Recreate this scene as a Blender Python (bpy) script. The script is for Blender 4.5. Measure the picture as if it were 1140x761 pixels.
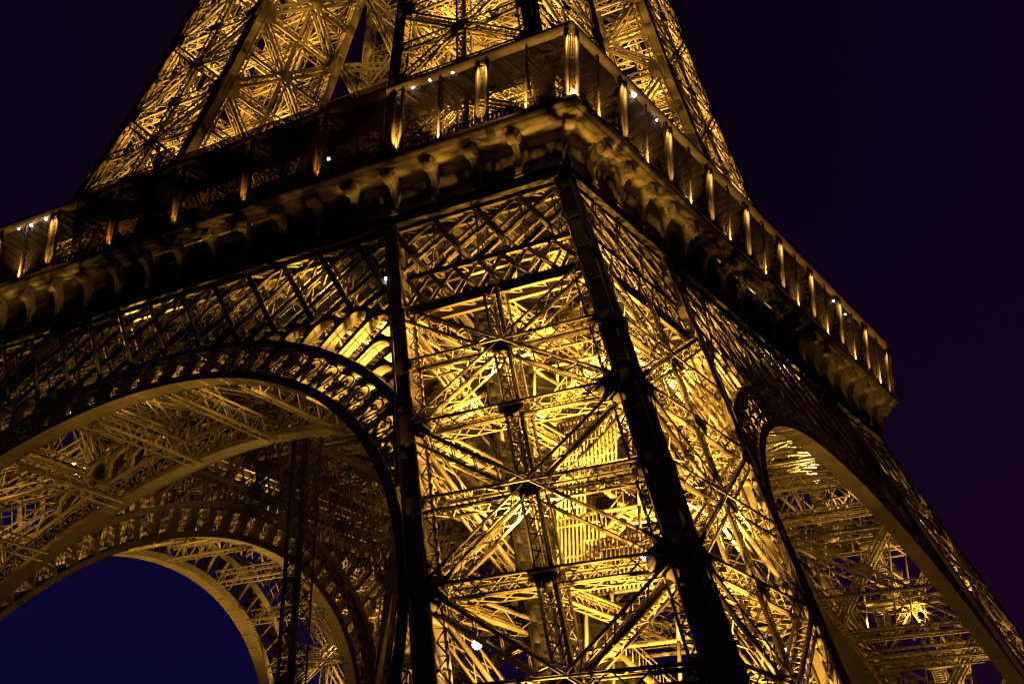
import bpy, math, random
import numpy as np
from mathutils import Matrix, Vector
random.seed(7)
rng = np.random.default_rng(7)
R = math.radians
scene = bpy.context.scene
for o in list(bpy.data.objects):
    bpy.data.objects.remove(o)

# ------------------------------------------------------------------ camera
cd = bpy.data.cameras.new('camera')
cam = bpy.data.objects.new('camera', cd)
scene.collection.objects.link(cam)
scene.camera = cam
CAM = Vector((77.790, -110.367, 1.806))
yaw, pitch, roll = R(-32.357), R(23.150), R(0.498)
f = Vector((math.sin(yaw)*math.cos(pitch), math.cos(yaw)*math.cos(pitch), math.sin(pitch)))
r = f.cross(Vector((0, 0, 1))).normalized()
u = r.cross(f)
c_, s_ = math.cos(roll), math.sin(roll)
r2, u2 = c_*r + s_*u, -s_*r + c_*u
cam.matrix_world = Matrix(((r2.x, u2.x, -f.x, CAM.x), (r2.y, u2.y, -f.y, CAM.y), (r2.z, u2.z, -f.z, CAM.z), (0, 0, 0, 1)))
cd.sensor_width = 36
cd.lens = 50.437
cd.clip_end = 6000
cd.clip_start = 0.5

# ------------------------------------------------------------------ night sky
world = bpy.data.worlds.new('World')
scene.world = world
world.use_nodes = True
world.cycles.sampling_method = 'NONE'
nt = world.node_tree
nt.nodes.clear()
out = nt.nodes.new('ShaderNodeOutputWorld')
bg = nt.nodes.new('ShaderNodeBackground')
tc = nt.nodes.new('ShaderNodeTexCoord')
dt = nt.nodes.new('ShaderNodeVectorMath'); dt.operation = 'DOT_PRODUCT'
rw = Vector((r.x, r.y, 0)).normalized()          # blue dusk towards the west, purple city glow towards the east
dt.inputs[1].default_value = (rw.x, rw.y, 0.0)
mr = nt.nodes.new('ShaderNodeMapRange')
mr.inputs['From Min'].default_value = -0.34
mr.inputs['From Max'].default_value = 0.34
def ramp(stops):
    n = nt.nodes.new('ShaderNodeValToRGB'); el = n.color_ramp.elements
    el[0].position, el[0].color = stops[0][0], (*stops[0][1], 1)
    el[1].position, el[1].color = stops[-1][0], (*stops[-1][1], 1)
    for p, c in stops[1:-1]: e = el.new(p); e.color = (*c, 1)
    nt.links.new(mr.outputs['Result'], n.inputs['Fac'])
    return n
low = ramp([(0.0, (0.0033, 0.0024, 0.029)), (0.30, (0.0031, 0.0022, 0.027)), (0.62, (0.0060, 0.0016, 0.016)), (1.0, (0.0085, 0.0018, 0.0125))])
high = ramp([(0.0, (0.0042, 0.0011, 0.0085)), (0.35, (0.0034, 0.0010, 0.0058)), (0.70, (0.0029, 0.0009, 0.0056)), (1.0, (0.0046, 0.0011, 0.0098))])
sx = nt.nodes.new('ShaderNodeSeparateXYZ')
mz = nt.nodes.new('ShaderNodeMapRange')           # horizon glow to zenith
mz.inputs['From Min'].default_value = 0.16; mz.inputs['From Max'].default_value = 0.47
mixc = nt.nodes.new('ShaderNodeMix'); mixc.data_type = 'RGBA'
sky = nt.nodes.new('ShaderNodeTexSky')
sky.sky_type = 'NISHITA'; sky.sun_disc = False
sky.sun_elevation = R(-8); sky.sun_rotation = R(-75)
skm = nt.nodes.new('ShaderNodeVectorMath'); skm.operation = 'SCALE'; skm.inputs['Scale'].default_value = 0.0003
add = nt.nodes.new('ShaderNodeVectorMath'); add.operation = 'ADD'
nt.links.new(tc.outputs['Generated'], dt.inputs[0])
nt.links.new(dt.outputs['Value'], mr.inputs['Value'])
nt.links.new(tc.outputs['Generated'], sx.inputs[0])
nt.links.new(sx.outputs['Z'], mz.inputs['Value'])
nt.links.new(sky.outputs['Color'], skm.inputs[0])
nt.links.new(mz.outputs['Result'], mixc.inputs['Factor'])
nt.links.new(low.outputs['Color'], mixc.inputs[6]); nt.links.new(high.outputs['Color'], mixc.inputs[7])
nt.links.new(mixc.outputs[2], add.inputs[0])
nt.links.new(skm.outputs['Vector'], add.inputs[1])
nt.links.new(add.outputs['Vector'], bg.inputs['Color'])
nt.links.new(bg.outputs['Background'], out.inputs['Surface'])

scene.view_settings.view_transform = 'Standard'
scene.view_settings.look = 'None'
scene.view_settings.gamma = 1
scene.view_settings.exposure = 0.0
scene.render.engine = 'CYCLES'
scene.cycles.max_bounces = 4
scene.cycles.diffuse_bounces = 1
scene.cycles.glossy_bounces = 2
scene.cycles.transparent_max_bounces = 24
scene.cycles.use_light_tree = True
scene.cycles.sample_clamp_indirect = 4.0
scene.cycles.caustics_reflective = False
scene.cycles.caustics_refractive = False
scene.cycles.use_denoising = True
scene.cycles.denoising_prefilter = 'ACCURATE'
scene.cycles.light_sampling_threshold = 0.0
scene.cycles.use_adaptive_sampling = False
scene.cycles.denoising_input_passes = 'RGB_ALBEDO_NORMAL'
scene.cycles.filter_width = 1.3

# ------------------------------------------------------------------ materials
def material(name, col, rough=0.55, metal=0.0, var=0.25, scale=0.6, bump=0.0, spec=0.4):
    m = bpy.data.materials.new(name)
    m.use_nodes = True
    n = m.node_tree
    b = n.nodes['Principled BSDF']
    b.inputs['Roughness'].default_value = rough
    b.inputs['Metallic'].default_value = metal
    b.inputs['Specular IOR Level'].default_value = spec
    co = n.nodes.new('ShaderNodeTexCoord')
    no = n.nodes.new('ShaderNodeTexNoise')
    no.inputs['Scale'].default_value = scale
    no.inputs['Detail'].default_value = 6
    no.inputs['Roughness'].default_value = 0.65
    rp = n.nodes.new('ShaderNodeValToRGB')
    rp.color_ramp.elements[0].position = 0.3
    rp.color_ramp.elements[1].position = 0.72
    rp.color_ramp.elements[0].color = (*[c*(1-var) for c in col], 1)
    rp.color_ramp.elements[1].color = (*[min(1, c*(1+var)) for c in col], 1)
    n.links.new(co.outputs['Object'], no.inputs['Vector'])
    n.links.new(no.outputs['Fac'], rp.inputs['Fac'])
    n.links.new(rp.outputs['Color'], b.inputs['Base Color'])
    if bump:
        n2 = n.nodes.new('ShaderNodeTexNoise'); n2.inputs['Scale'].default_value = 9; n2.inputs['Detail'].default_value = 4
        bp = n.nodes.new('ShaderNodeBump'); bp.inputs['Strength'].default_value = bump; bp.inputs['Distance'].default_value = 0.05
        n.links.new(co.outputs['Object'], n2.inputs['Vector'])
        n.links.new(n2.outputs['Fac'], bp.inputs['Height'])
        n.links.new(bp.outputs['Normal'], b.inputs['Normal'])
    return m

def emitter(name, col, strength):
    m = bpy.data.materials.new(name); m.use_nodes = True
    n = m.node_tree; b = n.nodes['Principled BSDF']
    b.inputs['Base Color'].default_value = (0.8, 0.8, 0.8, 1)
    b.inputs['Emission Color'].default_value = (*col, 1)
    b.inputs['Emission Strength'].default_value = strength
    m.cycles.emission_sampling = 'NONE'
    return m

IRON = material('tower_paint', (0.23, 0.18, 0.115), 0.5, 0, 0.28, 0.8, 0.25)
PLATE = material('riveted_plate_paint', (0.20, 0.155, 0.10), 0.5, 0, 0.3, 0.5, 0.3)
FRIEZE_SHADED = material('frieze_paint_shaded', (0.09, 0.07, 0.045), 0.55, 0, 0.35, 1.1, 0.3)  # tower paint darkened, the shade of the recess put into the colour
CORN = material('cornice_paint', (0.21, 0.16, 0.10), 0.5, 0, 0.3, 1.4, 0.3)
DARK = material('dark_fitting_paint', (0.05, 0.04, 0.035), 0.5, 0, 0.3, 1.0)
CLAD = material('pale_cladding', (0.40, 0.33, 0.21), 0.5, 0, 0.2, 0.7)
TRACKM = material('lift_track_paint', (0.022, 0.018, 0.014), 0.6, 0, 0.3, 0.8)
WIRE = material('net_wire', (0.10, 0.075, 0.05), 0.6, 0, 0.1, 1.0)
GROUND = material('worn_asphalt', (0.06, 0.055, 0.05), 0.9, 0, 0.35, 0.15, 0.3)
STONE = material('plinth_stone', (0.33, 0.29, 0.23), 0.8, 0, 0.25, 0.5, 0.4)
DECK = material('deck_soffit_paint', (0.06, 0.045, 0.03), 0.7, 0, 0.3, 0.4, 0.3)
PAVW = material('pavilion_wall_red', (0.10, 0.03, 0.02), 0.4, 0, 0.3, 0.5)
LAMPW = emitter('white_lamp_glass', (1.0, 0.84, 0.80), 25)
LAMPB = emitter('blue_white_lamp_glass', (0.55, 0.75, 1.0), 22)
LAMPA = emitter('amber_lamp_glass', (1.0, 0.62, 0.18), 30)
FLOODG = emitter('floodlight_glass', (1.0, 0.6, 0.14), 12)

def tinted_glass():
    m = bpy.data.materials.new('smoked_glass'); m.use_nodes = True
    n = m.node_tree; n.nodes.clear()
    o = n.nodes.new('ShaderNodeOutputMaterial')
    tr = n.nodes.new('ShaderNodeBsdfTransparent'); tr.inputs['Color'].default_value = (0.62, 0.52, 0.45, 1)
    pr = n.nodes.new('ShaderNodeBsdfPrincipled')
    pr.inputs['Base Color'].default_value = (0.05, 0.035, 0.03, 1)
    pr.inputs['Roughness'].default_value = 0.22
    co = n.nodes.new('ShaderNodeTexCoord'); no = n.nodes.new('ShaderNodeTexNoise')
    no.inputs['Scale'].default_value = 0.35; no.inputs['Detail'].default_value = 5
    rr = n.nodes.new('ShaderNodeMapRange'); rr.inputs['To Min'].default_value = 0.18; rr.inputs['To Max'].default_value = 0.42
    mx = n.nodes.new('ShaderNodeMixShader')
    n.links.new(co.outputs['Object'], no.inputs['Vector'])
    n.links.new(no.outputs['Fac'], rr.inputs['Value'])
    n.links.new(rr.outputs['Result'], mx.inputs['Fac'])
    n.links.new(tr.outputs[0], mx.inputs[1]); n.links.new(pr.outputs[0], mx.inputs[2])
    n.links.new(mx.outputs[0], o.inputs['Surface'])
    return m
SMOKED = tinted_glass()

# ------------------------------------------------------------------ mesh helpers
def nrm(v):
    v = np.asarray(v, float)
    l = np.linalg.norm(v, axis=-1, keepdims=True)
    return v/np.maximum(l, 1e-9)

class MB:
    """collects quads; build() links them as one mesh object"""
    def __init__(self):
        self.v = []; self.f = []; self.n = 0
    def quads(self, V, F):
        V = np.asarray(V, float).reshape(-1, 3); F = np.asarray(F, int).reshape(-1, 4)
        self.v.append(V); self.f.append(F + self.n); self.n += len(V)
    def bars(self, P0, P1, w, h, up=(0, 0, 1), caps=True):
        P0 = np.atleast_2d(np.asarray(P0, float)); P1 = np.atleast_2d(np.asarray(P1, float))
        d = nrm(P1-P0)
        up = np.broadcast_to(np.asarray(up, float), d.shape)
        s = np.cross(up, d)
        bad = np.linalg.norm(s, axis=1) < 1e-4
        if bad.any():
            s[bad] = np.cross(np.array([0.3, 1, 0.1]), d[bad])
        s = nrm(s); t = np.cross(d, s)
        N = len(P0)
        V = np.zeros((N, 8, 3))
        k = 0
        for P in (P0, P1):
            for a_, b_ in ((-1, -1), (1, -1), (1, 1), (-1, 1)):
                V[:, k] = P + s*(a_*w/2) + t*(b_*h/2); k += 1
        F = [[0, 1, 5, 4], [1, 2, 6, 5], [2, 3, 7, 6], [3, 0, 4, 7]]
        if caps: F += [[3, 2, 1, 0], [4, 5, 6, 7]]
        F = np.array(F)[None] + (np.arange(N)*8)[:, None, None]
        self.quads(V, F)
    def box(self, lo, hi):
        x0, y0, z0 = lo; x1, y1, z1 = hi
        V = [(x0, y0, z0), (x1, y0, z0), (x1, y1, z0), (x0, y1, z0), (x0, y0, z1), (x1, y0, z1), (x1, y1, z1), (x0, y1, z1)]
        self.quads(V, [[3, 2, 1, 0], [4, 5, 6, 7], [0, 1, 5, 4], [1, 2, 6, 5], [2, 3, 7, 6], [3, 0, 4, 7]])
    def strip(self, A, B, closed=False):
        """quad strip between two polylines"""
        A = np.asarray(A, float); B = np.asarray(B, float); n = len(A)
        V = np.concatenate([A, B])
        i = np.arange(n if closed else n-1); j = (i+1) % n
        self.quads(V, np.stack([i, j, j+n, i+n], 1))
    def slab(self, A, B, off):
        """thick strip: two polylines and a thickness vector"""
        A = np.asarray(A, float); B = np.asarray(B, float); off = np.asarray(off, float)
        self.strip(A, B); self.strip(B+off, A+off); self.strip(A+off, A); self.strip(B, B+off)
        for k in (0, -1):
            self.quads([A[k], B[k], B[k]+off if off.ndim == 1 else B[k]+off[k], A[k]+off if off.ndim == 1 else A[k]+off[k]], [[0, 1, 2, 3]])
    def poly(self, pts, off):
        """convex prism from a planar outline, fan of quads round the middle"""
        P = np.asarray(pts, float); off = np.asarray(off, float); c = P.mean(0)
        n = len(P)
        V = np.concatenate([P, P+off, [c], [c+off]])
        F = []
        for i in range(0, n):
            j = (i+1) % n
            F.append([i, j, j+n, i+n])
        for i in range(0, n, 2):
            F.append([i, 2*n, (i+2) % n, (i+1) % n]); F.append([i+n, (i+1) % n + n, (i+2) % n + n, 2*n+1])
        self.quads(V, F)
    def tube(self, pts, rad, seg=8, closed=False):
        P = np.asarray(pts, float); n = len(P)
        T = np.gradient(P, axis=0) if not closed else np.roll(P, -1, 0)-np.roll(P, 1, 0)
        T = nrm(T)
        ref = np.array([0.13, 0.21, 0.97]) if abs(T[0][2]) < 0.9 else np.array([1, 0.1, 0])
        S = nrm(np.cross(T, ref)); U = np.cross(T, S)
        ra = np.broadcast_to(np.asarray(rad, float), (n,))[:, None]
        rings = [P + (S*math.cos(t) + U*math.sin(t))*ra for t in np.linspace(0, 2*math.pi, seg, endpoint=False)]
        for i in range(seg):
            self.strip(rings[i], rings[(i+1) % seg], closed)
    def build(self, name, mat, parent=None, smooth=False):
        V = np.concatenate(self.v).astype(np.float32); F = np.concatenate(self.f).astype(np.int32)
        me = bpy.data.meshes.new(name)
        me.vertices.add(len(V)); me.vertices.foreach_set('co', V.ravel())
        me.loops.add(F.size); me.loops.foreach_set('vertex_index', F.ravel())
        me.polygons.add(len(F))
        me.polygons.foreach_set('loop_start', np.arange(0, F.size, 4, dtype=np.int32))
        me.polygons.foreach_set('loop_total', np.full(len(F), 4, dtype=np.int32))
        if smooth: me.polygons.foreach_set('use_smooth', np.ones(len(F), dtype=bool))
        me.update(calc_edges=True)
        me.materials.append(mat)
        o = bpy.data.objects.new(name, me)
        scene.collection.objects.link(o)
        if parent: o.parent = parent
        return o

def empty(name, parent=None, rot=0, loc=(0, 0, 0)):
    o = bpy.data.objects.new(name, None); scene.collection.objects.link(o)
    o.location = loc; o.rotation_euler = (0, 0, rot); o.empty_display_size = 0.5
    if parent: o.parent = parent
    return o
def tag(o, label, cat, group=None, kind=None):
    if label: o['label'] = label
    if cat: o['category'] = cat
    if group: o['group'] = group
    if kind: o['kind'] = kind
    return o
def children_of():
    d = {}
    for o in scene.collection.objects:
        if o.parent: d.setdefault(o.parent, []).append(o)
    return d
def copy_tree(o, parent=None, kids=None):
    if kids is None: kids = children_of()
    c = o.copy(); scene.collection.objects.link(c)
    if parent: c.parent = parent
    for ch in kids.get(o, []):
        copy_tree(ch, c, kids)
    return c

def lattice(mb, P0, P1, n, w, d, bar=0.14, lace=0.08, pitch=None, cross=False, inset=0.0):
    """built-up girder: four corner angles and zigzag lacing on its four sides; n = outward direction, depth goes inward"""
    P0 = np.asarray(P0, float); P1 = np.asarray(P1, float)
    L = np.linalg.norm(P1-P0); t = (P1-P0)/L
    n = np.asarray(n, float); n = nrm(n - t*(n@t)); s = np.cross(n, t)
    w2 = w/2
    C = [s*w2, -s*w2, -s*w2 - n*d, s*w2 - n*d]
    for c in C:                                   # an L-angle: two thin flats
        si = -np.sign(c@s); di = 1.0 if (c@n) < -1e-6 else -1.0
        fl = min(1.5*bar, d*0.30); fw = min(1.1*bar, w*0.3)
        mb.bars(P0+c+n*di*fl/2, P1+c+n*di*fl/2, 0.05, fl, n, caps=True)
        mb.bars(P0+c+s*si*(fw/2+0.026), P1+c+s*si*(fw/2+0.026), fw, 0.05, n, caps=True)
    for k, (c0, c1) in enumerate(((C[0], C[1]), (C[1], C[2]), (C[2], C[3]), (C[3], C[0]))):
        wid = w if k % 2 == 0 else d
        p = pitch or max(wid*1.15, 0.8)
        m = max(2, int(round(L/p)))
        q = np.linspace(0, 1, m+1)[:, None]
        A = P0 + (P1-P0)*q + c0; B = P0 + (P1-P0)*q + c1
        even = (np.arange(m) % 2 == 0)[:, None]
        S0 = np.where(even, A[:-1], B[:-1]); S1 = np.where(even, B[1:], A[1:])
        fn = n if k % 2 == 0 else s
        mb.bars(S0, S1, lace*0.6, lace, nrm(np.cross(fn, S1-S0)), caps=False)
        if cross:
            S0 = np.where(even, B[:-1], A[:-1]); S1 = np.where(even, A[1:], B[1:])
            mb.bars(S0, S1, lace*0.6, lace, nrm(np.cross(fn, S1-S0)), caps=False)

# ------------------------------------------------------------------ the tower's lines (metres, tower axis at the origin)
def a1(z): return 58.154 - 0.4752*z           # outer edge of the legs below the first floor
def b1(z): return 42.5 - 0.463*z              # inner edge
def a2(z): return 26.3 - 0.30*(z-72) + 0.0015*(z-72)**2
def b2(z): return 12.5 - 0.17*(z-72)

tower = empty('lattice_tower')
tag(tower, 'floodlit wrought iron lattice tower with four splayed legs, arches and a first floor gallery', 'tower')

def chord_mesh(pts, w0, w1):
    """solid riveted box chord through given points (horizontal squares), with battens along it"""
    mb = MB()
    pts = [np.array(p, float) for p in pts]
    zs = [p[2] for p in pts]
    def half(z): return (w0 + (w1-w0)*(z-zs[0])/(zs[-1]-zs[0]))/2
    rings = []
    for p in pts:
        h = half(p[2]); rings.append([p+np.array([x*h, y*h, 0]) for x, y in ((-1, -1), (1, -1), (1, 1), (-1, 1))])
    R_ = np.array(rings)
    for k in range(4): mb.strip(R_[:, k], R_[:, (k+1) % 4])
    mb.quads(R_[0], [[3, 2, 1, 0]]); mb.quads(R_[-1], [[0, 1, 2, 3]])
    # edge angles along the four corners and thin joint covers
    for p0, p1 in zip(pts[:-1], pts[1:]):
        h0, h1 = half(p0[2]), half(p1[2])
        for x, y in ((-1, -1), (1, -1), (1, 1), (-1, 1)):
            mb.bars((p0+np.array([x*h0, y*h0, 0]))[None], (p1+np.array([x*h1, y*h1, 0]))[None], 0.16, 0.16, (x, y, 0))
        m = max(1, int((p1[2]-p0[2])/3.0))
        for i in range(m):
            q0 = (i+0.5)/m; A = p0+(p1-p0)*(q0-0.022); B = p0+(p1-p0)*(q0+0.022)
            ha, hb = half(A[2])+0.03, half(B[2])+0.03
            V = [A+np.array([x*ha, y*ha, 0]) for x, y in ((-1, -1), (1, -1), (1, 1), (-1, 1))] + [B+np.array([x*hb, y*hb, 0]) for x, y in ((-1, -1), (1, -1), (1, 1), (-1, 1))]
            mb.quads(V, [[0, 1, 5, 4], [1, 2, 6, 5], [2, 3, 7, 6], [3, 0, 4, 7], [3, 2, 1, 0], [4, 5, 6, 7]])
    return mb

def make_pier(name, A, B, levels, ztop, w0, w1, bw, outer_skip=None, full_inner=False):
    root = empty(name, tower)
    zall = [levels[0]] + list(levels[1:]) + ([ztop] if ztop > levels[-1] else [])
    ch = {'aa': lambda z: np.array([A(z), -A(z), z]), 'ba': lambda z: np.array([B(z), -A(z), z]),
          'ab': lambda z: np.array([A(z), -B(z), z]), 'bb': lambda z: np.array([B(z), -B(z), z])}
    for k, fn in ch.items():
        chord_mesh([fn(z) for z in zall], w0, w1).build('edge_chord', PLATE, root)
    faces = [('ba', 'aa', (0, -1, 0)), ('aa', 'ab', (1, 0, 0)), ('ab', 'bb', (0, 1, 0)), ('bb', 'ba', (-1, 0, 0))]
    for fi, (k0, k1, n) in enumerate(faces):
        c0, c1 = ch[k0], ch[k1]; n = np.array(n, float)
        outerf = fi < 2
        zz = np.arange(levels[0]+0.4, (outer_skip or levels[-1]) if outerf else levels[-1], 0.8*bw)
        for (ca, cb) in ((c0, c1), (c1, c0)):
            mb = MB()
            Pa = np.array([ca(z) for z in zz]); sd = nrm(np.array([cb(z) for z in zz])-Pa)
            A_ = Pa + sd*(w0*0.5+0.02) + n*w0*0.22; B_ = A_ + sd*0.62*bw
            mb.bars(B_[:-1], B_[1:], 0.14, 0.14, n)
            ev = (np.arange(len(zz)-1) % 2 == 0)[:, None]
            mb.bars(np.where(ev, A_[:-1], B_[:-1]), np.where(ev, B_[1:], A_[1:]), 0.09, 0.06, n, caps=False)
            mb.bars(A_, B_, 0.07, 0.05, n, caps=False)
            mb.build('edge_lacing', IRON, root)
        o_ = n*(w0*0.40)
        def P(q, z): return c0(z)*(1-q) + c1(z)*q + o_
        for i in range(len(levels)-1):
            z0, z1 = levels[i], levels[i+1]
            if outer_skip and outerf and z0 >= outer_skip: continue
            zm = (z0+z1)/2
            e = 0.045
            kw = dict(pitch=1.15*bw) if outerf else dict(pitch=1.7*bw, bar=0.16, lace=0.075)
            kx = dict(cross=True) if outerf else kw
            # the crossing of the diagonals sits on the middle strut
            for (qa, za, qb, zb) in ((e, z0, 1-e, z1), (1-e, z0, e, z1)):
                mb = MB(); lattice(mb, P(qa, za+0.5), P(qb, zb-0.5), n, bw*0.95, bw*1.1, **kw); mb.build('diagonal_brace', IRON, root)
            mb = MB(); lattice(mb, P(e, zm), P(1-e, zm), n, bw*1.0, bw*1.45, **kw)
            if outerf or full_inner: mb.build('horizontal_strut', IRON, root)
            mb = MB(); lattice(mb, P(e, z0), P(1-e, z0), n, bw*1.05, bw*1.6, **kx); mb.build('horizontal_strut', IRON, root)
            mb = MB(); lattice(mb, P(0.5, z0)-n*0.06, P(0.5, z1)-n*0.06, n, bw*1.15, bw*1.2, **kx)
            if outerf or full_inner: mb.build('vertical_strut', IRON, root)
            # gussets
            up = nrm(c0(z1)-c0(z0)); side = nrm(c1(z0)-c0(z0))
            for q, z, s in ((0.0, z0, 1.0), (1.0, z0, 1.0), (0, zm, 0.55), (1, zm, 0.55)):
                c = P(q, z); sg = 1 if q < 0.5 else -1
                hw = 1.9*s*bw/1.0; hh = 1.55*s*bw/1.0
                pts = [c - side*sg*w0*0.3 - up*hh, c + side*sg*(w0*0.55) - up*hh*1.0, c + side*sg*hw - up*hh*0.4, c + side*sg*hw + up*hh*0.4,
                       c + side*sg*(w0*0.55) + up*hh, c - side*sg*w0*0.3 + up*hh]
                mb = MB(); mb.poly(np.array(pts) + n*0.09, -n*0.05); mb.build('gusset_plate', PLATE, root)
            for z in ((zm, z0) if outerf else (zm,)):
                c = P(0.5, z); k = bw*(0.95 if z == zm else 0.8)
                pts = [c + side*math.cos(t)*k*1.15 + up*math.sin(t)*k for t in np.linspace(0, 2*math.pi, 8, endpoint=False)+0.39]
                mb = MB(); mb.poly(np.array(pts) + n*0.10, -n*0.05); mb.build('star_plate', PLATE, root)
    # cross bracing inside the pier at every level
    for z in levels[1:]:
        mb = MB()
        m0 = (ch['aa'](z)+ch['ba'](z))/2; m1 = (ch['ab'](z)+ch['bb'](z))/2
        lattice(mb, m0, m1, (0, 0, 1), bw*0.7, bw*0.9, bar=0.11, lace=0.06)
        mb.build('cross_bracing', IRON, root)
    return root

LEV1 = [7.3, 19.3, 31.2, 42.5, 52.3]
pier = make_pier('pier', a1, b1, [0.0] + LEV1, 56.6, 1.35, 1.0, 1.0, outer_skip=42.4)
pier['label'] = 'near leg below the gallery, bright lattice between dark corner columns'
LEV2 = [57.9, 60.6, 70.6, 80.6, 90.4, 100.0, 109.5, 119.0, 128.0]
upier = make_pier('upper_pier', a2, b2, LEV2, 128.0, 1.05, 0.85, 0.85, full_inner=True)
kids = children_of()
for k in (1, 2, 3):
    for src in (pier, upier):
        c = copy_tree(src, tower, kids); c.rotation_euler = (0, 0, k*math.pi/2)
        if 'label' in c: del c['label']

# ties between the inner corners of the upper legs
for sx_ in (-1, 1):
    for i, z in enumerate((80.6, 90.4, 100.0, 109.5)):
        x = sx_*(b2(z)-0.4); y = b2(z)-0.5
        mb = MB(); lattice(mb, (x, -y, z), (x, y, z), (sx_, 0, 0), 1.1, 1.1, pitch=1.3); mb.build('leg_tie', IRON, tower)
        if i < 3:
            z2 = z+9.6; x2 = sx_*(b2(z2)-0.4); y2 = b2(z2)-0.5
            mb = MB(); lattice(mb, (x, -y, z), (x2, y2, z2), (sx_, 0, 0), 0.8, 0.8, pitch=1.1); mb.build('leg_brace', IRON, tower)
            mb = MB(); lattice(mb, (x, y, z), (x2, -y2, z2), (sx_, 0, 0), 0.8, 0.8, pitch=1.1); mb.build('leg_brace', IRON, tower)

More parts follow.
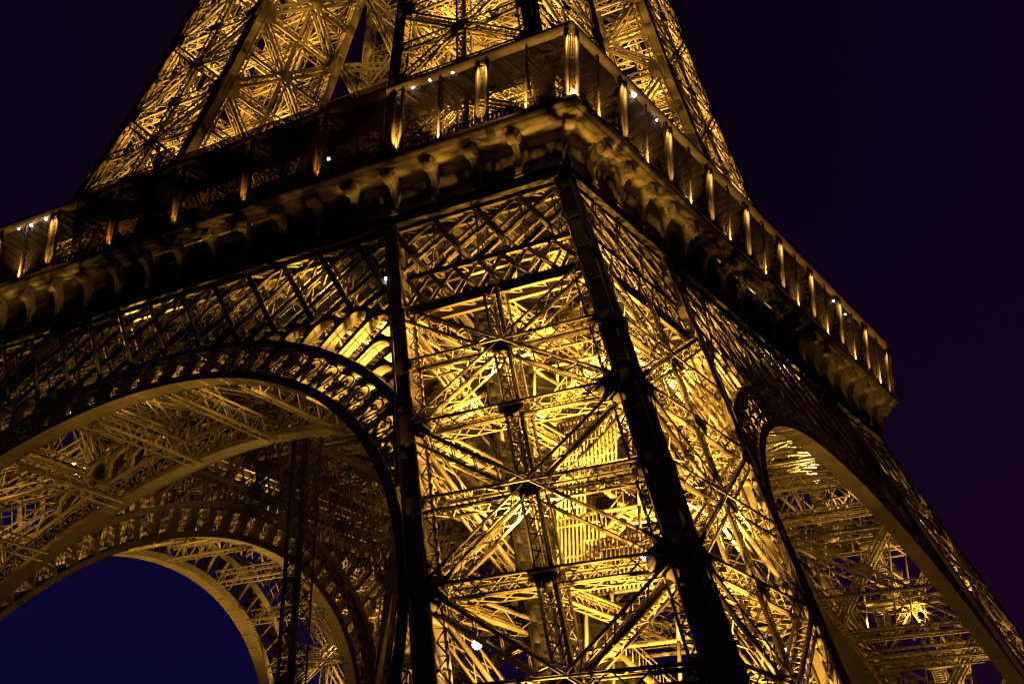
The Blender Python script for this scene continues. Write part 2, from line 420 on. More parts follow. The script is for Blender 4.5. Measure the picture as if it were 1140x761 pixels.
# ------------------------------------------------------------------ arches (outer and inner pair on each side)
ZC, RI, RO = 7.35, 34.1, 37.35
D = 1.5
def F(x, z, off=0.0): return np.stack([np.asarray(x, float)+0*np.asarray(z, float), -a1(np.asarray(z, float)) - 0.15 + off, np.asarray(z, float)], -1)
def polar(th, rad, off=0.0):
    th = np.asarray(th, float)
    return F(np.sin(th)*rad, ZC + np.cos(th)*rad, off)
def chord_r(th, m=0.75):
    """distance from the arch centre to the inner leg chord (less a margin)"""
    s, c = np.sin(np.abs(th)), np.cos(th)
    return (42.5 - 0.463*ZC - m)/(s + 0.463*c)
def top_r(th, z=44.3): return (z-ZC)/np.cos(th)
TH = R(84)
def make_arch():
    root = empty('arch', tower)
    th = np.linspace(-TH, TH, 141)
    ro = np.minimum(RO, chord_r(th)); ri = np.full_like(th, RI)
    dv = np.array([0, D, 0])
    mb = MB(); mb.slab(polar(th, ri), polar(th, ri+0.14), dv)
    for t in np.linspace(-TH, TH, 45):                        # seams of the soffit plates
        tt = np.array([t-0.0016, t+0.0016])
        mb.slab(polar(tt, RI-0.03), polar(tt, RI+0.001), dv)
    mb.build('soffit_band', PLATE, root)
    mb = MB()
    for off in (-0.05, D-0.0):                                   # flanges standing in the face of the arch
        mb.slab(polar(th, ri-0.04, off), polar(th, np.minimum(ri+0.62, ro), off), (0, 0.06, 0))
    mb.build('lower_rim', PLATE, root)
    mb = MB(); k = np.abs(th) < R(56)
    mb.slab(polar(th[k], ro[k]), polar(th[k], ro[k]+0.12), dv)
    for off in (-0.05, D):
        mb.slab(polar(th[k], ro[k]-0.42, off), polar(th[k], ro[k]+0.2, off), (0, 0.06, 0))
    mb.build('upper_rim', PLATE, root)
    # openwork ring: radial webs, slanting bars and scrolls
    mb = MB(); nb = 46; e = np.linspace(-TH, TH, nb+1); st = e[1]-e[0]
    def circ(t, rad, rr, off, w=0.07, n=10):
        q = np.linspace(0, 2*math.pi, n+1)
        x = np.sin(t)*rad + rr*np.cos(q); z = ZC + np.cos(t)*rad + rr*np.sin(q)
        P = F(x, z, off); mb.bars(P[:-1], P[1:], w, w, (0, 1, 0), caps=False)
    for t in e:
        r0, r1 = RI+0.55, min(RO, chord_r(t))-0.35
        if r1-r0 < 0.3: continue
        tt = np.array([t-0.0022, t+0.0022])
        A = polar(tt, r0); B = polar(tt, r1)
        mb.slab(A, B, dv)
    for i in range(nb):
        t0, t1 = e[i], e[i+1]; tm = (t0+t1)/2
        r1 = min(RO, chord_r(tm))-0.40; r0 = RI+0.58; h = r1-r0
        if h < 0.5: continue
        for off in (0.0,):
            def seg(ta, ra, tb, rb, w=0.085):
                mb.bars(polar(ta, ra, off)[None], polar(tb, rb, off)[None], w, 0.06, (0, 1, 0), caps=False)
            sc = h/2.3
            # lily shaped bars springing from the lower rim
            seg(tm, r0, tm, r0+0.55*h)
            seg(tm, r0, tm-st*0.30, r0+0.62*h); seg(tm, r0, tm+st*0.30, r0+0.62*h)
            q = np.linspace(0, math.pi, 7)
            aa = polar(tm+st*0.30*np.cos(q), r0+0.62*h+0.26*h*np.sin(q), off)
            mb.bars(aa[:-1], aa[1:], 0.085, 0.06, (0, 1, 0), caps=False)
            circ(tm, r0+0.58*h, 0.2*sc, off)
            for sg in (-1, 1):
                circ(tm+sg*st*0.36, r0+0.22*h, 0.21*sc, off)
                circ(tm+sg*st*0.36, r0+0.86*h, 0.19*sc, off)
                circ(tm+sg*st*0.40, r0+0.52*h, 0.11*sc, off, 0.06, 8)
    mb.build('ring_tracery', IRON, root)
    # round headed arcade in the spandrels
    st2 = 2*TH/46; DA = 1.0
    for sg in (-1, 1):
        for i in range(2, 15):
            tm = sg*(i+0.5)*st2
            lim = min(top_r(tm), chord_r(tm, 0.9)) - 0.1
            rb = RO+0.25; h = lim-rb
            lim2 = min(min(top_r(tm-st2/2), chord_r(tm-st2/2, 0.8)), min(top_r(tm+st2/2), chord_r(tm+st2/2, 0.8)))
            if h < 0.5: continue
            hw = st2*0.5*(rb+0.5*h)*0.82                       # half width of the opening in metres
            straight = max(0.05, h-0.25-hw)
            ct, sn = math.cos(tm), math.sin(tm)
            def L(x, y, off=0.0):                               # local: y along the radius, x across
                x = np.asarray(x, float); y = np.asarray(y, float)
                return F(sn*(rb+y)+ct*x, ZC+ct*(rb+y)-sn*x, off)
            q = np.linspace(math.pi, 0, 9)
            ox = np.concatenate([[-hw], hw*np.cos(q), [hw]]); oy = np.concatenate([[0.0], straight+min(hw, h-0.2)*np.sin(q), [0.0]])
            W2 = st2*0.5*(rb+0.5*h)+0.02
            fx = np.concatenate([[-W2], W2*np.array([-1, -1, -1, -0.5, 0, 0.5, 1, 1, 1]), [W2]])
            fy = np.concatenate([[0.0], np.array([straight*0.9, straight+hw*0.4, h, h, h+0.1, h, h, straight+hw*0.4, straight*0.9]), [0.0]])
            mb = MB()
            mb.slab(L(ox, oy), L(fx, fy), (0, 0.06, 0))
            mb.slab(L(ox*1.0, oy), L(ox*1.05, oy*1.01+0.03), (0, DA, 0))
            if h > 1.6:
                for yy in (0.30, 0.52):
                    mb.bars(L(-hw, h*yy, DA)[None], L(hw, h*yy+0.25, DA)[None], 0.07, 0.07, (0, 1, 0))
                mb.bars(L(0, 0, DA)[None], L(0, h-0.3, DA)[None], 0.09, 0.07, (0, 1, 0))
            mb.build('arcade_bay', PLATE, root)
    return root
arch_o = make_arch()

# ------------------------------------------------------------------ trellis girders under the gallery
ZT, ZM, ZB = 52.3, 46.1, 42.5
def make_girder(full=True):
    root = empty('trellis_girder', tower)
    def edge(z): return (a1(z)-0.3) if full else (b1(z)-0.2)
    def chordbar(z, h, name, x0=None, x1=None):
        mb = MB(); e = edge(z)
        for off in (0.0, D-0.1):
            for (xa, xb) in ((-e, e),) if x0 is None else ((x0, x1),):
                P = F(np.array([xa, xb]), np.array([z, z]), off)
                mb.slab(P - [0, 0, h/2], P + [0, 0.4752*h/2*0, h/2], (0, 0.1, 0))
                mb.bars(F(xa, z-h/2, off)[None]+[0, 0.12, 0], F(xb, z-h/2, off)[None]+[0, 0.12, 0], 0.3, 0.06)
                mb.bars(F(xa, z+h/2, off)[None]+[0, 0.12, 0], F(xb, z+h/2, off)[None]+[0, 0.12, 0], 0.3, 0.06)
        # lacing between the two faces
        n = int(2*e/1.86); xs = np.linspace(-e, e, n+1)
        if x0 is not None: xs = xs[(xs > x0) & (xs < x1)]
        mb.bars(F(xs, np.full_like(xs, z), 0.1), F(xs, np.full_like(xs, z), D-0.1), 0.1, 0.1)
        keep = np.abs(np.diff(xs)) < 3
        mb.bars(F(xs[:-1][keep], np.full(keep.sum(), z), 0.1), F(xs[1:][keep], np.full(keep.sum(), z), D-0.1), 0.08, 0.08)
        return mb.build(name, PLATE, root)
    chordbar(ZT, 0.75, 'top_chord')
    if full: chordbar(ZM, 0.42, 'middle_chord', -edge(ZM), -22.0); chordbar(ZM, 0.42, 'middle_chord', 22.0, edge(ZM))
    else: chordbar(ZM, 0.42, 'middle_chord')
    def xarch(z):                                             # half width of the arch extrados at a height
        d = z-ZC
        return math.sqrt(max(0, (RO+0.3)**2-d*d)) if d < RO+0.3 else 0
    if full: chordbar(ZB, 0.85, 'lower_chord', -edge(ZB), -22.6); chordbar(ZB, 0.85, 'lower_chord', 22.6, edge(ZB))
    mb = MB(); mb2 = MB()
    eT, eM = edge(ZT), edge(ZM)
    nb = 18 if full else 9
    def clipbar(m, x0, z0, x1, z1, off, w, th):
        # drop the length of a bar that would run under the arch
        P0, P1 = np.array([x0, z0]), np.array([x1, z1])
        def inside(P): return math.hypot(P[0], P[1]-ZC) < RO+0.15 or (full and abs(P[0]) < 22.5 and P[1] < 44.3)
        q = np.linspace(0, 1, 25); ok = [not inside(P0+(P1-P0)*k) for k in q]
        if not any(ok): return
        i0 = ok.index(True); i1 = len(ok)-1-ok[::-1].index(True)
        Pa, Pb = P0+(P1-P0)*q[i0], P0+(P1-P0)*q[i1]
        if np.linalg.norm(Pa-Pb) < 0.3: return
        m.bars(F(Pa[0], Pa[1], off)[None], F(Pb[0], Pb[1], off)[None], w, th, (0, 1, 0))
    for off, m, w in ((0.03, mb, 0.44), (D-0.1, mb2, 0.30)):
        xt = np.linspace(-eT, eT, nb+1); xm = np.linspace(-eM, eM, nb+1)
        SL = 0.86; pitch_x = xt[1]-xt[0]
        def run(x0, sgn, z1, o_, ww, tt):
            """one bar of the trellis from the top chord down to z1, cut at the ends of the girder"""
            za, zb = ZT, z1
            q = np.linspace(0, 1, 30); zz = za+(zb-za)*q; xx = x0+sgn*SL*(ZT-zz)
            ok = np.abs(xx) <= np.array([edge(z) for z in zz])+0.01
            if full and z1 < ZM-0.1: ok &= (np.abs(xx) < 22.3) | (zz >= ZM)
            if ok.sum() < 3: return
            k0 = int(np.argmax(ok)); k1 = len(ok)-1-int(np.argmax(ok[::-1]))
            clipbar(m, xx[k0], zz[k0], xx[k1], zz[k1], o_, ww, tt)
        zl = 44.3 if full else ZM
        for x0 in np.arange(-eT-3*pitch_x, eT+3.01*pitch_x, pitch_x):
            for sgn in (1, -1):
                run(x0, sgn, zl, off+(0.0 if sgn > 0 else 0.13), w, 0.10)
                if off > 0.1: run(x0+pitch_x/2, sgn, zl, off+(0.05 if sgn > 0 else 0.18), w*0.36, 0.06)
        for i in range(nb+1):
            clipbar(m, xt[i], ZT, xm[i], ZM, off+0.26, 0.13, 0.1)
        nl = nb*2
        eB = edge(ZB); xl = np.linspace(-eB, eB, nl+1); xm2 = np.linspace(-eM, eM, nl+1)
        for i in range(nl):
            if full and abs(xm2[i]+xm2[i+1])/2 < 21.5: continue
            clipbar(m, xm2[i], ZM, xl[i+1], ZB+0.2, off, w*0.7, 0.09); clipbar(m, xm2[i+1], ZM, xl[i], ZB+0.2, off+0.12, w*0.7, 0.09)
        nr = 18 if full else 9
    mb.build('front_trellis', PLATE, root); mb2.build('rear_trellis', PLATE, root)
    # lattice struts tying the two trellises
    for x in np.linspace(-eT, eT, nb+1):
        mb = MB()
        mb.bars(F(x, ZT-0.4, 0.1)[None], F(x*eM/eT, ZM+0.2, D-0.2)[None], 0.09, 0.09)
        mb.bars(F(x, ZT-0.4, D-0.2)[None], F(x*eM/eT, ZM+0.2, 0.1)[None], 0.09, 0.09)
        mb.build('web_tie', IRON, root)
    return root
gird_o = make_girder(True)
gird_i = make_girder(False)
gird_i.location = (0, 13.1, 0)
arch_i = copy_tree(arch_o, tower); arch_i.location = (0, 13.1, 0)
kids = children_of()
def around(src):
    for k in (1, 2, 3):
        c = copy_tree(src, tower, kids)
        M = Matrix.Rotation(k*math.pi/2, 4, 'Z') @ Matrix.Translation(src.location)
        c.location = M.translation; c.rotation_euler = (0, 0, k*math.pi/2)
for s in (arch_o, arch_i, gird_o, gird_i): around(s)

# horizontal wind bracing between the outer and inner girders, and hanging ties
def make_wind_bracing():
    root = empty('wind_bracing', tower)
    for z, wbar, ofs in ((46.1, 0.95, 0),):
        x = np.array([-20, -13.5, -7, 0, 7, 13.5, 20.0])
        for i in range(len(x)-1):
            for (xa, xb) in ((x[i], x[i+1]), (x[i+1], x[i])):
                mb = MB(); lattice(mb, F(xa, z, D), F(xb, z, 13.1), (0, 0, 1), wbar, 0.8, bar=0.12, lace=0.07, pitch=1.2); mb.build('diagonal_brace', IRON, root)
        for xi in x:
            mb = MB(); lattice(mb, F(xi, z, D), F(xi, z, 13.1), (0, 0, 1), 0.9, 1.1, bar=0.13, lace=0.07, pitch=1.1); mb.build('tie_beam', IRON, root)
    th = np.radians([-66, -53, -40, -27, -13.5, 0, 13.5, 27, 40, 53, 66])
    for i, t in enumerate(th):                      # struts that hold the two arch ribs apart
        P0 = polar(t, RI+1.4, D); P1 = polar(t, RI+1.4, 13.1)
        nn = np.array([math.sin(t), 0, math.cos(t)])
        mb = MB(); lattice(mb, P0, P1, nn, 1.0, 1.6, bar=0.13, lace=0.07, pitch=1.2); mb.build('rib_strut', IRON, root)
    return root
wb = make_wind_bracing(); kids = children_of(); around(wb)

# first floor deck: ring slab with joists under it
mb = MB()
for x0, y0, x1, y1 in ((-33.2, -33.2, 33.2, -13), (-33.2, 13, 33.2, 33.2), (-33.2, -13, -13, 13), (13, -13, 33.2, 13)):
    mb.box((x0, y0, 56.05), (x1, y1, 56.5))
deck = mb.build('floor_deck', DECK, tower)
mb = MB()
for p in np.arange(-32, 32.1, 4.0):
    for (A, B) in (((p, -32.8), (p, -13.2)), ((p, 13.2), (p, 32.8)), ((-32.8, p), (-13.2, p)), ((13.2, p), (32.8, p))):
        lattice(mb, (A[0], A[1], 56.0), (B[0], B[1], 56.0), (0, 0, 1), 0.35, 1.5, bar=0.14, lace=0.08, pitch=1.5)
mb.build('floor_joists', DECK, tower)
for k in range(4):
    mb = MB()
    lattice(mb, (-13, -13.1, 56), (13, -13.1, 56), (0, -1, 0), 3.0, 0.8, bar=0.2, lace=0.12, pitch=2.2)
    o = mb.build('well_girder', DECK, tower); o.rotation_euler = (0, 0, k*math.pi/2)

# ------------------------------------------------------------------ gallery: frieze, cornice, consoles, posts, canopy
def swept(profile, name, mat):
    """moulding run along the front side with mitred ends; profile = (distance from axis, height)"""
    mb = MB(); n = len(profile)
    L_ = np.array([(-p, -p, z) for p, z in profile]); R_ = np.array([(p, -p, z) for p, z in profile])
    xs = np.linspace(0, 1, 37)
    rows = [L_*(1-q)+R_*q for q in xs]
    for i in range(len(rows)-1): mb.strip(rows[i], rows[i+1])
    return mb.build(name, mat, tower)
def four(o):
    res = [o]
    for k in (1, 2, 3):
        c = o.copy(); scene.collection.objects.link(c); c.rotation_euler = (0, 0, k*math.pi/2); res.append(c)
    return res
fr = swept([(32.9, 52.3), (34.08, 52.3), (34.08, 52.46), (33.55, 52.5), (33.55, 52.9), (33.4, 52.98), (33.4, 53.5), (33.48, 53.55), (33.48, 53.65), (33.4, 53.7), (33.4, 55.5), (33.5, 55.55), (33.5, 55.7)], 'frieze_wall', FRIEZE_SHADED)  # ledge at the foot is added to keep low light off the wall
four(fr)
cv = [(33.4, 55.7), (33.4, 56.25)]
for t in np.linspace(0, math.pi/2, 5): cv.append((33.4+0.4*(1-math.cos(t)), 56.3+0.4*math.sin(t)))
cv += [(34.5, 56.74), (34.5, 56.82)]
cv += [(34.97, 56.93), (35.07, 56.93), (35.07, 57.05), (35.22, 57.12), (35.35, 57.3), (35.35, 57.62), (35.28, 57.66), (35.28, 57.8), (34.3, 57.8), (32.0, 57.85)]
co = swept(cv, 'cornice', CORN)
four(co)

def make_console():
    root = empty('console', tower)
    w = 0.25
    # side outline of the stem: r outward from the frieze, z up
    pr = [(0.28, 53.5), (0.46, 53.7), (0.48, 54.6), (0.62, 55.2), (0.95, 55.65), (1.30, 56.0), (1.52, 56.4), (0.9, 56.85), (0.3, 56.0), (0.0, 56.0)]
    mb = MB()
    lo = [p for p in pr[:7]]
    top = [(-0.05, 53.6), (-0.05, 53.8), (-0.05, 54.6), (0.0, 55.5), (0.2, 56.2), (0.55, 56.7), (0.8, 56.88)]
    A = np.array([(-w, -p[0], p[1]) for p in lo]); B = np.array([(-w, -p[0], p[1]) for p in top])
    mb.slab(A, B, (2*w, 0, 0))
    for xx in (-0.13, 0.13):                     # fluting
        A = np.array([(xx-0.05, -p[0]-0.05, p[1]) for p in lo[1:6]]); mb.slab(A, A+[0, 0.04, 0], (0.10, 0, 0))
    mb.build('bracket_stem', CORN, root)
    mb = MB()                                     # volute
    q = np.linspace(0, 2*math.pi, 21)
    c = (1.12, 56.30)
    for (rad, ww) in ((0.55, 0.36), (0.37, 0.41), (0.17, 0.47)):
        ring = np.array([(0, -c[0]-rad*math.cos(t), c[1]+rad*math.sin(t)) for t in q])
        mb.strip(ring-[ww, 0, 0], ring+[ww, 0, 0])
        for sg in (-1, 1):
            inner = np.array([(0, -c[0]-0.62*rad*math.cos(t), c[1]+0.62*rad*math.sin(t)) for t in q])
            mb.strip(ring+[sg*ww, 0, 0], inner+[sg*ww, 0, 0])
            mb.strip(inner+[sg*ww, 0, 0], inner+[sg*(ww-0.09), 0, 0])
    mb.build('volute', CORN, root)
    mb = MB()                                     # drop: stacked mouldings under the stem
    for (z0, z1, rr, ww) in ((53.35, 53.6, 0.42, 0.42), (53.1, 53.35, 0.3, 0.3), (52.75, 53.1, 0.40, 0.36), (52.5, 52.75, 0.26, 0.26), (52.47, 52.52, 0.36, 0.34)):
        mb.box((-ww, -rr, z0), (ww, 0.1, z1))
    mb.build('drop_moulding', CORN, root)
    return root
console = make_console(); kids = children_of()
NB = 18; PITCH = 2*34.75/NB
first = True
for k in range(4):
    for i in range(NB):
        x = 34.75 - i*PITCH
        loc = Vector((x*0.9625, -33.4, 0)); rz = 0.0
        if i == 0: loc = Vector((33.3, -33.3, 0)); rz = math.pi/4
        M = Matrix.Rotation(k*math.pi/2, 4, 'Z')
        c = console if first else copy_tree(console, tower, kids)
        first = False
        c.location = M @ loc; c.rotation_euler = (0, 0, k*math.pi/2+rz)

PL = 34.85; BAY = 2*PL/9; Z0, ZCAN = 57.82, 63.55
def make_post(corner=False):
    root = empty('gallery_post', tower)
    for dx in ((-0.42, 0.42)):
        mb = MB(); mb.box((dx-0.13, -0.14, Z0), (dx+0.13, 0.14, ZCAN+0.1)); mb.box((dx-0.17, -0.18, Z0), (dx+0.17, 0.18, Z0+0.3))
        mb.build('column', CORN, root)
    mb = MB(); mb.box((-0.29, -0.05, Z0+0.35), (0.29, 0.05, Z0+0.45)); mb.box((-0.29, -0.05, ZCAN-0.35), (0.29, 0.05, ZCAN-0.25))
    for dx in np.linspace(-0.25, 0.25, 5): mb.box((dx-0.012, -0.012, Z0+0.45), (dx+0.012, 0.012, ZCAN-0.35))
    mb.build('infill_rods', CORN, root)
    mb = MB(); mb.tube([(0, -0.22, Z0+0.02), (0, -0.22, Z0+0.14), (0, -0.22, Z0+0.15)], [0.11, 0.13, 0.02], 10); mb.build('uplight', DARK, root)
    return root
post = make_post(); kids = children_of(); first = True
post_spots = []
for k in range(4):
    M = Matrix.Rotation(k*math.pi/2, 4, 'Z')
    for i in range(9):
        loc = Vector((PL - i*BAY, -PL, 0)); rz = 0
        if i == 0: loc = Vector((PL-0.1, -PL+0.1, 0)); rz = math.pi/4
        c = post if first else copy_tree(post, tower, kids); first = False
        c.location = M @ loc; c.rotation_euler = (0, 0, k*math.pi/2+rz)
        post_spots.append((k, i, M @ loc))
mb = MB(); mb.box((-0.06, -0.08, Z0), (0.06, 0.08, ZCAN)); mull = mb.build('mullion', CORN, tower)
mb = MB(); mb.box((-0.14, -0.14, Z0), (0.14, 0.14, ZCAN)); rpost = mb.build('rear_post', CORN, tower)
firstm = True
for k in range(4):
    M = Matrix.Rotation(k*math.pi/2, 4, 'Z')
    for i in range(9):
        c = mull if firstm else mull.copy()
        d = rpost if firstm else rpost.copy()
        if not firstm: scene.collection.objects.link(c); scene.collection.objects.link(d)
        firstm = False
        c.location = M @ Vector((PL-(i+0.5)*BAY, -PL, 0)); c.rotation_euler = (0, 0, k*math.pi/2)
        d.location = M @ Vector((PL-(i+0.45)*BAY, -PL+3.1, 0)); d.rotation_euler = (0, 0, k*math.pi/2)
# canopy with a rounded nose
nose = [(30.6, 64.35), (34.0, 64.5), (34.5, 64.5)]
for t in np.linspace(math.pi/2, -math.pi/2, 10): nose.append((34.62+0.40*math.cos(t), 64.06+0.44*math.sin(t)))
nose += [(34.5, 63.58), (34.5, 63.72), (30.6, 63.95), (30.6, 64.35)]
can = swept(nose, 'canopy', CORN); can4 = four(can)
mb = MB()
for x in np.arange(-33.2, 33.3, BAY/6):
    mb.box((x-0.06, -34.45, 63.42), (x+0.06, -30.7, 63.76))
ribs = mb.build('canopy_ribs', CORN, tower); four(ribs)
# balustrade
mb = MB()
mb.box((-34.5, -34.62, Z0+1.05), (34.5, -34.5, Z0+1.17)); mb.box((-34.5, -34.6, Z0+0.1), (34.5, -34.52, Z0+0.18))
xs = np.arange(-34.4, 34.41, 0.36)
mb.bars(np.stack([xs, xs*0-34.56, xs*0+Z0+0.1], 1), np.stack([xs, xs*0-34.56, xs*0+Z0+1.1], 1), 0.16, 0.08)
four(mb.build('balustrade', DARK, tower))
# wire net behind the posts, one sheet for each bay
mb = MB()
z0, z1 = Z0+0.2, ZCAN
H = z1-z0; half = BAY/2-0.62
step = 0.34
cs = np.arange(-half-H, half+H, step)
P0, P1 = [], []
for c in cs:
    xa, xb = c, c+H                                     # diagonal wires, clipped to the bay
    za, zb = z0, z1
    if xa < -half: za += (-half-xa); xa = -half
    if xb > half: zb -= (xb-half); xb = half
    if xb-xa < 0.1 or zb-za < 0.1: continue
    P0.append((xa, 0, za)); P1.append((xb, 0, zb)); P0.append((-xa, 0.02, za)); P1.append((-xb, 0.02, zb))
mb.bars(P0, P1, 0.045, 0.03, (0, 1, 0), caps=False)
net = mb.build('wire_net', WIRE, tower); firstm = True
for k in range(4):
    M = Matrix.Rotation(k*math.pi/2, 4, 'Z')
    for i in range(9):
        c = net if firstm else net.copy()
        if not firstm: scene.collection.objects.link(c)
        firstm = False
        c.location = M @ Vector((PL-(i+0.5)*BAY, -PL+0.32, 0)); c.rotation_euler = (0, 0, k*math.pi/2)

# ------------------------------------------------------------------ smoked glass screens in front of the gallery
scr = empty('glass_screen', loc=(1.0, -35.12, 57.85))
tag(scr, 'dark smoked glass screen covering the middle bays of the gallery over the left arch', 'screen')
edges = np.linspace(-17.2, 17.2, 7)
for i in range(6):
    mb = MB(); mb.box((edges[i]+0.03, -0.02, 0.05), (edges[i+1]-0.03, 0.02, 6.85)); mb.build('pane', SMOKED, scr)
mb = MB()
mb.box((-17.25, -0.05, -0.06), (17.25, 0.05, 0.045)); mb.box((-17.25, -0.04, 6.855), (17.25, 0.04, 6.93))
for x in edges: mb.box((x-0.028, -0.05, 0.05), (x+0.028, 0.05, 6.85))
mb.build('frame', DARK, scr)

# ------------------------------------------------------------------ pavilions on the first floor
def make_pavilion():
    root = empty('pavilion')
    mb = MB(); mb.box((-11.5, -29.8, 56.55), (11.5, -20.5, 62.4)); mb.build('wall', PAVW, root)
    mb = MB(); mb.box((-12.2, -30.2, 62.42), (12.2, -20.0, 62.8)); mb.build('roof', DARK, root)
    for i in range(6):
        x = -11.2 + i*3.75
        mb = MB(); mb.box((x+0.1, -29.9, 57.2), (x+3.5, -29.81, 61.9)); mb.build('window', SMOKED, root)
    return root
pav = make_pavilion()
tag(pav, 'dark glazed pavilion on the first floor behind the smoked glass screen', 'pavilion')
pav_r = copy_tree(pav); pav_r.rotation_euler = (0, 0, math.pi/2)
tag(pav_r, 'dark glazed pavilion on the first floor behind the open gallery of the right face', 'pavilion')

# ------------------------------------------------------------------ stairs and lift track inside the legs
def make_stairs():
    root = empty('stair_tower')
    def base(z): return np.array([a1(z)*0.55+b1(z)*0.45, -(a1(z)*0.45+b1(z)*0.55), z])
    z = 5.0; i = 0; w = 1.2
    while z < 50:
        m0 = 5.0 + 9.0*(i//3); cb = base(m0+4.5)            # upright modules of three flights, each set further in than the last
        c0 = np.array([cb[0], cb[1], z]); h = 3.0; c1 = c0+[0, 0, h]
        sg = 1 if i % 2 == 0 else -1
        mb = MB(); n = 16
        for k in range(n):
            q = (k+0.5)/n; x = sg*(-1.6+3.2*q); zz = z+h*q
            mb.box((c0[0]+x-0.16, c0[1]-w/2-sg*0.7, zz-0.03), (c0[0]+x+0.16, c0[1]+w/2-sg*0.7, zz+0.03))
        A0 = c0+[-sg*1.6, 0, 0]; A1 = c1+[sg*1.6, 0, 0]
        for yy in (-w/2, w/2):
            o_ = np.array([0, yy-sg*0.7, 0])
            mb.bars((A0+o_)[None], (A1+o_)[None], 0.06, 0.30)
            mb.bars((A0+o_+[0, 0, 1.05])[None], (A1+o_+[0, 0, 1.05])[None], 0.06, 0.06)
            q = np.linspace(0, 1, 9)[:, None]; p = A0+(A1-A0)*q+o_
            mb.bars(p, p+[0, 0, 1.05], 0.04, 0.04, (0, 1, 0))
        mb.build('flight', CLAD, root)
        mb = MB(); x = sg*2.1
        mb.box((c1[0]+x-0.5, c1[1]-1.35, c1[2]-0.10), (c1[0]+x+0.5, c1[1]+1.35, c1[2])); mb.build('landing', CLAD, root)
        if i in (5, 6, 7, 8):
            mb = MB(); top = h-0.1 if i % 3 else h*0.98
            xs = np.arange(-2.7, (0.3, -0.6, 1.4)[i % 3], 0.27); y = c0[1]-1.6
            P0 = np.stack([c0[0]+xs, xs*0+y, xs*0+z+0.05], 1); P1 = P0 + [0, 0, top]
            mb.bars(P0, P1, 0.20, 0.05, (1, 0, 0))
            for hh in (0.5, 2.4): mb.bars((P0[0]+[0, 0.06, hh])[None], (P0[-1]+[0, 0.06, hh])[None], 0.06, 0.12)
            mb.build('slat_cladding', CLAD, root)
        mb = MB()
        for dx, dy in ((-2.75, -1.5), (2.75, -1.5), (-2.75, 1.5), (2.75, 1.5)):
            mb.bars((c0+[dx, dy, 0])[None], (c1+[dx, dy, 0])[None], 0.16, 0.16, (0, 1, 0))
        for (d0, d1) in (((-2.75, -1.5), (2.75, -1.5)), ((-2.75, 1.5), (2.75, 1.5)), ((-2.75, -1.5), (-2.75, 1.5)), ((2.75, -1.5), (2.75, 1.5))):
            mb.bars((c1+[*d0, 0])[None], (c1+[*d1, 0])[None], 0.14, 0.2)
        mb.build('stair_frame', IRON, root)
        z += h; i += 1
    return root
st = make_stairs()
tag(st, 'pale slatted stair tower climbing inside the near bright leg', 'staircase')
st2 = copy_tree(st); st2.rotation_euler = (0, 0, math.pi/2)
tag(st2, 'pale stair tower inside the far right leg seen through the right arch', 'staircase')
def make_track():
    root = empty('lift_track')
    def C(z, s=0.0): return np.array([a1(z)*0.20+b1(z)*0.80+s*0.7, -(a1(z)*0.30+b1(z)*0.70)+s*0.7, z])
    zs = np.linspace(1, 56, 40)
    mb = MB(); A_ = np.array([C(z, -2.9) for z in zs]); B_ = np.array([C(z, 2.9) for z in zs]); mb.slab(A_, B_, (-0.08, 0.08, 0)); mb.build('ramp_plate', TRACKM, root)
    for s in (-2.6, -0.6, 0.6, 2.6):
        mb = MB(); P = np.array([C(z, s) for z in zs]); mb.bars(P[:-1], P[1:], 0.35, 0.6, (0.7, -0.7, 0)); mb.build('rail', TRACKM, root)
    mb = MB()
    for z in np.arange(2, 56, 1.1): mb.bars(C(z, -2.7)[None], C(z, 2.7)[None], 0.16, 0.22)
    mb.build('cross_ties', TRACKM, root)
    return root
tr = make_track()
tag(tr, 'dark inclined lift track running up the inside of the near leg', 'lift track')

def make_mast(x, y, z1, w, label):
    root = empty('hoist_mast', loc=(x, y, 0))
    mb = MB(); lattice(mb, (0, w/2, 0), (0, w/2, z1), (0, 1, 0), w, w, bar=0.16, lace=0.09, pitch=1.5, cross=True); mb.build('lattice_column', DECK, root)
    mb = MB(); mb.bars([(-w*0.28, -w/2-0.1, 0), (w*0.28, -w/2-0.1, 0)], [(-w*0.28, -w/2-0.1, z1), (w*0.28, -w/2-0.1, z1)], 0.12, 0.16, (0, 1, 0)); mb.build('guide_rail', DARK, root)
    mb = MB(); mb.box((-w, -w, 0.004), (w, w, 0.5)); mb.build('base', STONE, root)
    return tag(root, label, 'mast')
make_mast(-5.66, -14.0, 56.0, 1.9, 'dark slim lattice mast standing in the left arch, in front of the far arch ring')

# ------------------------------------------------------------------ lamps
SOD = (1.0, 0.55, 0.085)
def spot(loc, target, power, ang, col=SOD, size=0.25, blend=0.6):
    ld = bpy.data.lights.new('spot_light', 'SPOT'); ld.energy = power; ld.color = col
    ld.spot_size = R(ang); ld.spot_blend = blend; ld.shadow_soft_size = size
    o = bpy.data.objects.new('spot_light', ld); scene.collection.objects.link(o)
    o.location = loc
    o.rotation_euler = (Vector(target)-Vector(loc)).to_track_quat('-Z', 'Y').to_euler()
    return o
